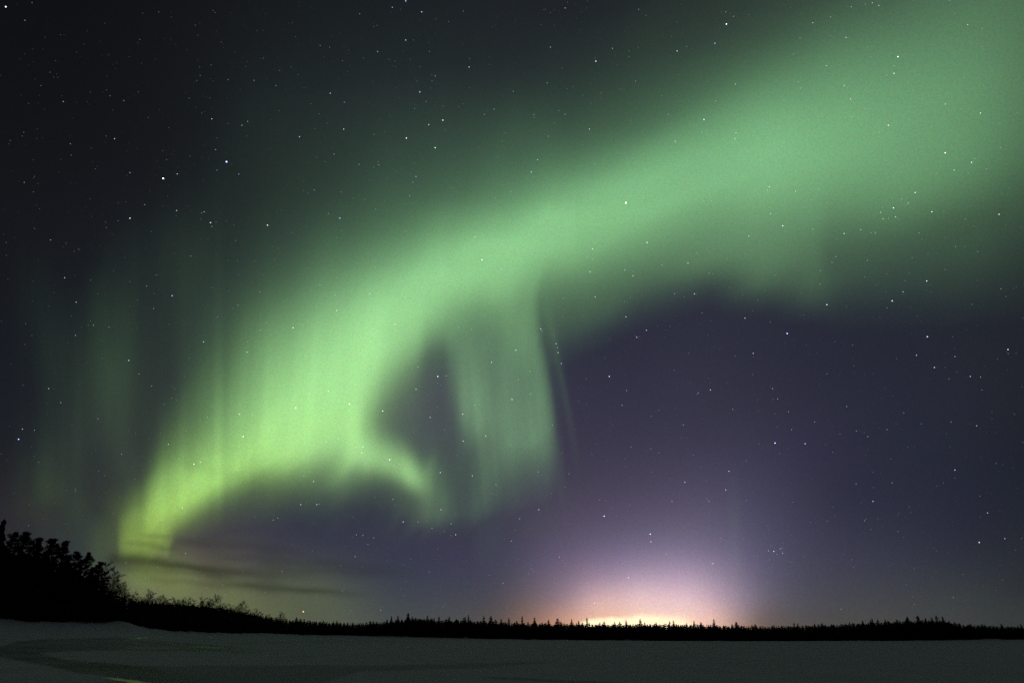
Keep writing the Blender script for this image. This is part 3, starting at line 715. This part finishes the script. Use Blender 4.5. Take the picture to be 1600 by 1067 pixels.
# ================================================================== TREES
BARK = principled('dark_bark', (0.045, 0.038, 0.032), 0.9, 0.1, (6.0, 0.4))
NEEDLE = principled('spruce_needles', (0.020, 0.030, 0.018), 0.9, 0.05, (1.5, 0.4))
PINE_N = principled('pine_needles', (0.024, 0.036, 0.022), 0.9, 0.05, (1.2, 0.4))
TWIG = principled('bare_twigs', (0.040, 0.034, 0.032), 0.9, 0.1, (3.0, 0.3))

class MB:
    def __init__(s): s.v = []; s.f = []
    def tube(s, p, q, r0, r1, k=4):
        p = Vector(p); q = Vector(q); a = (q - p)
        if a.length < 1e-5: return
        a.normalize(); u = a.orthogonal().normalized(); w_ = a.cross(u); n = len(s.v)
        for c, r_ in ((p, r0), (q, r1)):
            for i in range(k):
                t = 2 * math.pi * i / k; s.v.append(tuple(c + (u * math.cos(t) + w_ * math.sin(t)) * r_))
        for i in range(k):
            j = (i + 1) % k; s.f.append((n + i, n + j, n + k + j, n + k + i))
    def tri(s, a, b, c): n = len(s.v); s.v += [tuple(a), tuple(b), tuple(c)]; s.f.append((n, n + 1, n + 2))
    def mesh(s, name, mat):
        me = bpy.data.meshes.new(name); me.from_pydata(s.v, [], s.f); me.materials.append(mat); return me

def spruce_mesh(rnd, tiers=15, nb=7, wide=0.17, fine=1):
    """narrow northern spruce, one metre tall, drooping ragged tiers"""
    m = MB(); m.tube((0, 0, -0.03), (0, 0, 0.5), 0.012, 0.008); m.tube((0, 0, 0.5), (0, 0, 1.0), 0.008, 0.002, 3)
    gap = rnd.uniform(0.3, 0.8)
    for k in range(tiers):
        t = (k + 0.5) / tiers
        z = 0.03 + 0.95 * t
        R = wide * (1 - t) ** rnd.uniform(0.6, 0.85) * rnd.uniform(0.7, 1.15) + 0.012
        if abs(t - gap) < 0.04: R *= 0.6
        for b in range(nb):
            a = 2 * math.pi * (b + rnd.random()) / nb
            r_ = R * rnd.uniform(0.55, 1.25); dz = -0.03 - 0.25 * r_ + rnd.uniform(-0.015, 0.015)
            c, s_ = math.cos(a), math.sin(a); wd = 0.38 * r_ + 0.006
            root = Vector((0, 0, z + 0.025)); tip = Vector((c * r_, s_ * r_, z + dz))
            mid = root.lerp(tip, 0.6); side = Vector((-s_, c, 0)) * wd
            drop = Vector((0, 0, -0.045 * (0.5 + r_ * 4)))
            m.tri(root, mid + side, tip); m.tri(root, tip, mid - side)
            m.tri(root, tip, mid + drop)
    return m.mesh('spruce_tree', NEEDLE)

def branchy(m, p, dr, ln, rad, depth, rnd, twigs, spread=0.5, up=0.12):
    """recursive limb; fine twigs at the ends"""
    n = 3; q = p
    for i in range(n):
        d2 = (dr + Vector((rnd.gauss(0, 0.14), rnd.gauss(0, 0.14), rnd.gauss(0, 0.08) + up))).normalized()
        q2 = q + d2 * (ln / n)
        r0 = rad * (1 - 0.25 * i); r1 = rad * (1 - 0.25 * (i + 1))
        m.tube(q, q2, r0, r1, 3 if rad < 0.05 else 5)
        q = q2; dr = d2
        if depth > 0:
            for _ in range(2 if i else 1):
                a = rnd.uniform(0, 2 * math.pi); o_ = dr.orthogonal().normalized()
                o_.rotate(Matrix.Rotation(a, 3, dr))
                branchy(m, q, (dr + o_ * rnd.uniform(0.6, 1.0) * (spread * 2)).normalized(), ln * rnd.uniform(0.42, 0.6), r1 * 0.6, depth - 1, rnd, twigs, spread, up)
        else:
            for _ in range(twigs):
                t_ = q + Vector((rnd.gauss(0, 1), rnd.gauss(0, 1), rnd.gauss(0.5, 0.8))).normalized() * ln * rnd.uniform(0.3, 0.6)
                m.tube(q, t_, 0.011, 0.006, 3)

def birch_parts(rnd, H=9.0, narrow=1.0, depth=2):
    tr = MB(); cr = MB()
    p = Vector((0, 0, -0.4)); k = 9; lean = Vector((rnd.gauss(0, 0.05), rnd.gauss(0, 0.05), 0))
    for i in range(k):
        q = p + (Vector((rnd.gauss(0, 0.05), rnd.gauss(0, 0.05), 1)) + lean).normalized() * ((H + 0.4) / k * 0.93)
        t0, t1 = i / k, (i + 1) / k
        tr.tube(p, q, 0.12 * (1 - t0) + 0.015, 0.12 * (1 - t1) + 0.015, 6)
        if t1 > 0.18:
            for _ in range(3):
                a = rnd.uniform(0, 6.283)
                dr = Vector((math.cos(a), math.sin(a), rnd.uniform(0.7, 1.5))).normalized()
                branchy(cr, q, dr, H * (0.30 * (1 - t1) + 0.10) * narrow * rnd.uniform(0.8, 1.2), 0.035 * (1.2 - t1), depth, rnd, 3)
        p = q
    return tr, cr

def pine_parts(rnd, H=14.0, top='round', dens=1.0):
    """tall pine: bare lower trunk with some dead limbs, irregular tufted crown"""
    tr = MB(); cr = MB()
    p = Vector((0, 0, -0.5)); k = 10; pts = []
    for i in range(k):
        q = p + Vector((rnd.gauss(0, 0.05), rnd.gauss(0, 0.05), 1)).normalized() * ((H + 0.5) / k)
        t0, t1 = i / k, (i + 1) / k
        tr.tube(p, q, 0.22 * (1 - t0) + 0.03, 0.22 * (1 - t1) + 0.03, 7); pts.append(p.copy()); p = q
    pts.append(p.copy())
    off = Vector((p.x, p.y, 0))                      # bring the wandering tip back over the foot
    pts = [q_ - off * (i / k) ** 1.5 for i, q_ in enumerate(pts)]
    tr.v = []; tr.f = []
    for i in range(k):
        tr.tube(pts[i], pts[i + 1], 0.22 * (1 - i / k) + 0.03, 0.22 * (1 - (i + 1) / k) + 0.03, 7)
    def at_h(t):
        x_ = min(max(t, 0), 0.999) * k; i = int(x_); return pts[i].lerp(pts[i + 1], x_ - i)
    def tuft(c, rad, n):
        for _ in range(n):
            o_ = Vector((rnd.gauss(0, 1), rnd.gauss(0, 1), rnd.gauss(0, 0.6)))
            b = c + o_.normalized() * rad * rnd.random() ** 0.5
            dr = (o_.normalized() + Vector((0, 0, 0.5))).normalized() * rnd.uniform(0.18, 0.34)
            sd = dr.orthogonal().normalized() * rnd.uniform(0.025, 0.05)
            cr.tri(b - sd, b + sd, b + dr)
            sd2 = dr.cross(sd).normalized() * 0.04; cr.tri(b - sd2, b + sd2, b + dr)
    nl = int(46 * dens)
    for i in range(nl):
        t = 0.22 + 0.77 * (i + rnd.random()) / nl
        base = at_h(t); a = i * 2.4 + rnd.uniform(-0.5, 0.5)
        if top == 'spire': L_ = H * min(0.17, 0.34 * (1 - t) ** 0.72 + 0.006) * rnd.choice((0.45, 0.7, 0.85, 1.0, 1.3))
        else: L_ = H * 0.17 * min(1, (1.005 - t) / 0.3) ** 0.7 * rnd.choice((0.4, 0.6, 0.85, 1.0, 1.25)) + 0.1
        if t < 0.4 and rnd.random() < 0.3: L_ *= 0.5
        el_ = rnd.uniform(-0.15, 0.3) + (0.75 if top == 'round' else 0.5) * max(0, t - 0.45)
        tip = base + Vector((math.cos(a) * math.cos(el_), math.sin(a) * math.cos(el_), math.sin(el_))) * L_
        mid = base.lerp(tip, 0.5) + Vector((0, 0, 0.08 * L_))
        tr.tube(base, mid, 0.05, 0.035, 4); tr.tube(mid, tip, 0.035, 0.012, 3)
        m_ = max(3, int(L_ / 0.30))
        for j in range(m_):
            c = base.lerp(tip, 0.25 + 0.78 * (j + 0.5) / m_) + Vector((rnd.gauss(0, 0.12), rnd.gauss(0, 0.12), rnd.gauss(0.04, 0.08)))
            tuft(c, 0.20 + 0.14 * rnd.random(), 64)
    tuft(at_h(0.999), 0.10, 24); tuft(at_h(0.985), 0.14, 40); tuft(at_h(0.96), 0.22, 60); tuft(at_h(0.93), 0.3, 60)
    return tr, cr

def ground_z(x, y):
    return float(height(np.array([math.atan2(x, y)]), np.array([math.hypot(x, y)]))[0])

def spot(px_, back=0.0, py_=985.0):
    """ground point under photograph column px_, 'back' metres behind the shoreline"""
    v = direction(px_, py_); az = math.atan2(v[0], v[1]); dd = float(shore_at(az)[0][0]) + back
    x, y = dd * math.sin(az), dd * math.cos(az)
    return x, y, ground_z(x, y), dd

def top_height(px_, top, x, y, z):
    """height of a tree at (x, y, z) whose tip shows at photograph row top"""
    v = direction(px_, top); return EYE + math.hypot(x, y) * v[2] / math.hypot(v[0], v[1]) - z

def place(name, parts, loc, H, H0, rz, label, cat, group=None, wide=1.0):
    """a tree of parts: Empty at its foot, one child mesh per part"""
    e = bpy.data.objects.new(name, None); COL.objects.link(e)
    e.location = loc; e.rotation_euler = (0, 0, rz); s_ = H / H0; e.scale = (s_ * wide, s_ * wide, s_)
    for nm, me in parts:
        o = bpy.data.objects.new(nm, me); COL.objects.link(o); o.parent = e
    return tag(e, label, cat, group)

R1 = random.Random(5)
pines = []
for i in range(5):
    tr, cr = pine_parts(random.Random(40 + i), 14.0, 'round' if i in (1, 4) else 'spire', 1.0 + 0.1 * i)
    pines.append((('trunk', tr.mesh('trunk', BARK)), ('crown', cr.mesh('crown', PINE_N))))
birches = []
for i in range(4):
    tr, cr = birch_parts(random.Random(60 + i), 9.0, 0.9 + 0.1 * (i % 2))
    birches.append((('trunk', tr.mesh('trunk', BARK)), ('crown', cr.mesh('crown', TWIG))))
spruces = [spruce_mesh(random.Random(80 + i), 15 + i % 3, 7, 0.125 + 0.02 * (i % 4)) for i in range(7)]
big_spruces = []
for i in range(3):
    me = spruce_mesh(random.Random(120 + i), 26, 10, 0.19 + 0.02 * i); big_spruces.append(me)

# --- near grove at the left: (photo x, top y, metres behind shore, mesh, width, label)
GROVE = [
 (26, 829, 6, 0, 1.0, 'pine beside the pointed spruce at the left edge of the grove'),
 (43, 829, 2, 1, 1.0, 'round topped pine second step down from the left edge'),
 (62, 838, 5, 2, 1.0, 'slim topped pine in the left grove between two rounder crowns'),
 (84, 840, 3, 4, 1.05, 'broad crowned pine in the middle of the left grove'),
 (104, 843, 1, 0, 1.1, 'pine with open upturned branches at the middle of the left grove'),
 (122, 860, 4, 1, 1.0, 'lower pine just right of the open branched pine in the grove'),
 (140, 861, 2, 2, 0.95, 'tufted pine near the right end of the left grove'),
 (158, 876, 1, 4, 1.0, 'last pine of the left grove before the bare birches'),
 (-12, 834, 4, 1, 1.0, 'pine cut by the left edge of the photo'),
 (72, 862, -1, 3, 1.2, 'shorter front pine under the middle crowns of the left grove'),
 (33, 865, -1, 4, 1.2, 'shorter front pine near the left edge of the photo'),
 (115, 885, 0, 2, 1.3, 'low front pine under the right crowns of the left grove'),
]
for i, (x_, ty, bk, k, wd, lab) in enumerate(GROVE):
    x, y, z, dd = spot(x_, bk, ty); H = top_height(x_, ty, x, y, z)
    place('pine_tree', pines[k], (x, y, z - 0.1), H, 14.2, R1.uniform(0, 6.28), lab, 'pine tree', 'pines of the near left grove', wd)
BIR = [
 (172, 882, 0, 0, 'tall bare birch leaning out at the right end of the pine grove'),
 (182, 896, -1, 1, 'bare birch with fuzzy twigs just right of the grove'),
 (190, 912, 1, 2, 'small bare birch at the foot of the grove end'),
 (199, 926, 0, 3, 'bare birch under the yellow green patch of the aurora'),
 (213, 927, 3, 0, 'first rounded bare birch right of the grove'),
 (236, 925, 4, 1, 'rounded bushy birch standing above the low left treeline'),
 (250, 932, 2, 2, 'thin birch right of the rounded bushy one'),
 (292, 935, 4, 3, 'birch above the low left treeline, left of the twin tops'),
 (313, 935, 6, 0, 'spreading birch above the left treeline'),
 (331, 938, 3, 1, 'left of two slender birches close together'),
 (341, 932, 3, 2, 'right and taller of two slender birches close together'),
 (380, 941, 6, 3, 'bushy birch at the right end of the low left treeline'),
 (398, 952, 4, 0, 'small birch where the left treeline steps down'),
 (441, 958, 4, 1, 'lone thin birch top where the far treeline begins'),
]
for x_, ty, bk, k, lab in BIR:
    x, y, z, dd = spot(x_, bk, ty); H = top_height(x_, ty, x, y, z)
    place('birch_tree', birches[k], (x, y, z - 0.1), H, 8.9, R1.uniform(0, 6.28), lab, 'birch tree', 'bare birches on the left shore', 1.15)

for x_ in (206, 222, 229, 243, 258, 268, 277, 284, 301, 321, 349, 358, 368, 389, 408, 419):
    ty = float(np.interp(x_, [200, 240, 300, 350, 390, 420], [932, 932, 938, 942, 950, 957])) + R1.uniform(-1, 4)
    x, y, z, dd = spot(x_, R1.uniform(1, 5), ty); H = top_height(x_, ty, x, y, z)
    place('birch_tree', birches[R1.randrange(4)], (x, y, z - 0.1), H, 8.9, R1.uniform(0, 6.28), 'hazy low birch crown within the left treeline under the yellow sky', 'birch tree', 'hazy birches of the left treeline', 1.2)

# --- spruces; canopy line of the far shore (photo x -> y)
CAN_X = [-300, 0, 60, 110, 150, 175, 200, 225, 260, 300, 350, 400, 440, 500, 560, 600, 640, 680, 740, 800, 860, 900, 950, 1000, 1060, 1120, 1160, 1240, 1300, 1350, 1400, 1440, 1480, 1500, 1600, 1900]
CAN_Y = [850, 856, 866, 882, 898, 914, 934, 938, 941, 943, 948, 958, 966, 970, 973, 970, 965, 967, 969, 972, 973, 974, 975, 974, 974.5, 976, 977.5, 976.5, 975, 972, 970, 968.5, 970, 975, 978.5, 979]
def canopy(x): return float(np.interp(x, CAN_X, CAN_Y))

def spruce(x_, ty, bk, wide=1.0, label=None, group=None, big=False):
    x, y, z, dd = spot(x_, bk, ty); H = top_height(x_, ty, x, y, z)
    o = bpy.data.objects.new('spruce_tree', R1.choice(big_spruces if big else spruces)); COL.objects.link(o)
    o.location = (x, y, z - 0.05); o.rotation_euler = (0, 0, R1.uniform(0, 6.28)); o.scale = (H * wide, H * wide, H)
    return tag(o, label, 'spruce tree', group)

TALL = [
 (612, 961, 1.0, 'spruce on the left slope of the hump left of the town glow'), (622, 960, 1.0, 'spruce just left of the highest top on the left hump'),
 (638, 956, 1.5, 'broad highest spruce top on the hump left of the town glow'), (668, 960.5, 1.1, 'pointed spruce right of the broad top on the left hump'),
 (686, 961.5, 1.0, 'left spruce of a close pair right of the left hump'), (702, 961.5, 1.1, 'right spruce of a close pair right of the left hump'),
 (727, 962, 0.9, 'thin spruce left of the tallest narrow one'), (732, 959, 0.9, 'tallest narrow spruce between the hump and the glow'),
 (756, 960.5, 1.0, 'single thin spruce standing clear, left of the conical one'), (767, 960.5, 1.5, 'conical spruce standing clear left of the town glow'),
 (783, 965, 1.1, 'short pointed spruce right of the clear conical one'), (795, 964, 1.2, 'spruce left of the narrow spire near the glow'),
 (816, 960.5, 1.0, 'narrow spire spruce at the left end of the town glow'), (835, 963, 1.0, 'thin spruce against the orange left end of the glow'),
 (857, 966.5, 1.3, 'spruce against the salmon sky left of the bright cloud'), (871, 964.5, 1.6, 'broad rounded spruce against the salmon sky'),
 (893, 965.5, 1.0, 'thin spruce just left of the bright cloud bank'), (904, 968, 1.2, 'short spruce at the left tip of the bright cloud'),
 (917, 963, 0.9, 'narrow spruce crossing the left end of the bright cloud'), (937, 971, 1.0, 'low spruce under the brightest part of the cloud'),
 (960, 970, 1.0, 'low thin spruce below a dip of the bright cloud'), (978, 967, 0.9, 'thin spruce in front of the middle of the bright cloud'),
 (1000, 965.5, 1.2, 'pointed spruce standing before the highest part of the bright cloud'), (1025, 970.5, 1.0, 'short spruce under the right part of the bright cloud'),
 (1046, 968.5, 0.9, 'left thin spruce at the right end of the bright cloud'), (1052, 967.5, 0.9, 'right thin spruce at the right end of the bright cloud'),
 (1084, 968.5, 1.0, 'thin spruce against the pale pink right of the cloud'), (1095, 970.5, 1.4, 'bushy spruce against the pale pink right of the cloud'),
 (1115, 965.5, 0.9, 'tall narrow spruce spire at the right side of the glow'), (1150, 970, 1.9, 'broad isolated spruce at the right end of the glow'),
 (1240, 971, 1.0, 'left of the small spruce points right of the glow'), (1246, 972, 1.0, 'second small spruce point right of the glow'),
 (1278, 973, 1.0, 'small lone spruce point where the right ridge begins'), (1347, 967.5, 1.2, 'spruce on the left slope of the right hump'),
 (1362, 964, 0.8, 'thinnest spire on the left slope of the right hump'), (1371, 966, 1.1, 'spruce beside the thinnest spire on the right hump'),
 (1417, 962, 1.7, 'broad spruce starting the top of the right hump'), (1433, 960.5, 1.8, 'second broad spruce on the top of the right hump'),
 (1455, 963, 1.1, 'spruce between the broad ones and the highest right tip'), (1462, 960, 1.3, 'highest spruce tip of the hump at the right'),
 (1472, 961.5, 1.1, 'narrow spruce right of the highest right tip'), (1482, 967.5, 1.0, 'spruce on the descending right end of the right hump'),
 (1498, 971.5, 1.4, 'rounded spruce at the foot of the right hump'), (1537, 973.5, 1.0, 'spruce point between the right hump and the right edge'),
 (1594, 973.5, 1.1, 'spruce point at the right edge of the photo'),
]
spruce(8, 808, 3, 1.0, 'tall pointed spruce at the far left edge of the near grove', 'spruces that rise above the near left grove', True)
for x_, ty, wd, lab in TALL:
    spruce(x_, ty, R1.uniform(0, 3), wd * 1.5, lab, 'spruces that rise above the far treeline')

def stretch(x):
    for lim, w_ in ((205, 'at the foot of the near left grove'), (300, 'below the yellow green patch of aurora'), (450, 'in the low left treeline'), (600, 'in the far treeline left of the hump'), (720, 'on the left hump of the far treeline'),
                    (860, 'between the left hump and the town glow'), (1070, 'beneath the bright cloud bank'), (1180, 'under the right side of the town glow'),
                    (1320, 'in the low treeline right of the glow'), (1500, 'on the hump at the right')):
        if x < lim: return w_
    return 'at the right end of the far shore'
x_ = -6.0; n_s = 0
while x_ < 1606:
    ct = canopy(x_)
    if x_ < 205:
        ty = ct + R1.triangular(-20, 22, -3); big = True; step = R1.uniform(7, 13); wd = R1.uniform(0.9, 1.3)
    elif x_ < 440:
        ty = ct + R1.uniform(-3, 6); big = False; step = R1.uniform(5, 9); wd = R1.uniform(1.1, 1.7)
    else:
        ty = ct + R1.triangular(-5.5, 5.0, 0.0); big = False; step = R1.uniform(4.2, 7.0); wd = R1.uniform(1.5, 3.0)
    st_ = stretch(x_)
    spruce(x_, ty, R1.uniform(-1.0, 2.5), wd, 'dark spruce ' + st_, 'dark spruces ' + st_, big)
    n_s += 1; x_ += step

# --- the wood behind them reads as one mass
def merged_forest():
    vs, fs = [], []; n0 = 0
    lows = [spruce_mesh(random.Random(200 + i), 9, 6, 0.20) for i in range(4)]
    data = []
    for me in lows:
        v_ = np.empty(len(me.vertices) * 3, np.float32); me.vertices.foreach_get('co', v_)
        data.append((v_.reshape(-1, 3), [tuple(p_.vertices) for p_ in me.polygons]))
        bpy.data.meshes.remove(me)
    Rn = random.Random(9)
    for row in range(11):
        xx = -520.0
        while xx < 2100:
            inside = -60 < xx < 1660
            bk = 2.0 + row * 4.0 + Rn.uniform(-1.5, 1.5)
            ty = canopy(xx) + (Rn.triangular(-2.5, 6, 1) if xx > 205 else Rn.uniform(0, 34))
            x, y, z, dd = spot(xx, bk, ty)
            H = max(2.0, top_height(xx, ty, x, y, z))
            if row == 0: H *= Rn.uniform(0.5, 0.8)
            v_, f_ = Rn.choice(data)
            a = Rn.uniform(0, 6.28); c, s_ = math.cos(a), math.sin(a)
            wd = Rn.uniform(1.2, 2.2) * (H if xx > 205 else min(H, 9))
            V = np.stack([(v_[:, 0] * c - v_[:, 1] * s_) * wd + x, (v_[:, 0] * s_ + v_[:, 1] * c) * wd + y, v_[:, 2] * H + z - 0.1], -1)
            vs.append(V); fs.extend([tuple(i + n0 for i in ff) for ff in f_]); n0 += len(V)
            xx += Rn.uniform(3.5, 6.5) * (1 if inside else 4.0)
    V = np.concatenate(vs)
    return link('forest', V.tolist(), fs, NEEDLE)
tag(merged_forest(), 'dense dark conifer forest behind the shore trees along the whole lake', 'forest', kind='stuff')

# --- low bare scrub at the water's edge
def scrub_mesh(rnd):
    m = MB()
    for _ in range(26):
        a = rnd.uniform(0, 6.28); r_ = rnd.uniform(0, 0.5)
        p = Vector((math.cos(a) * r_, math.sin(a) * r_, -0.05)); dr = Vector((rnd.gauss(0, 0.35), rnd.gauss(0, 0.35), 1)).normalized()
        branchy(m, p, dr, rnd.uniform(0.5, 1.3), 0.012, 0, rnd, 2)
    return m.mesh('bush', TWIG)
scr = [scrub_mesh(random.Random(300 + i)) for i in range(3)]
for i, (x_, bk) in enumerate([(98, -3), (118, -2.5), (131, -3.5), (146, -2), (160, -3), (172, -2.2), (216, -2.5), (232, -2)]):
    x, y, z, dd = spot(x_, bk)
    o = bpy.data.objects.new('bush', scr[i % 3]); COL.objects.link(o); o.location = (x, y, z); s_ = R1.uniform(0.8, 1.5); o.scale = (s_, s_, s_)
    o.rotation_euler = (0, 0, R1.uniform(0, 6))
    tag(o, 'small bare bush poking from the snow in front of the left grove', 'bush', 'bare bushes in the snow before the left grove')
print('individual spruces', n_s + len(TALL))
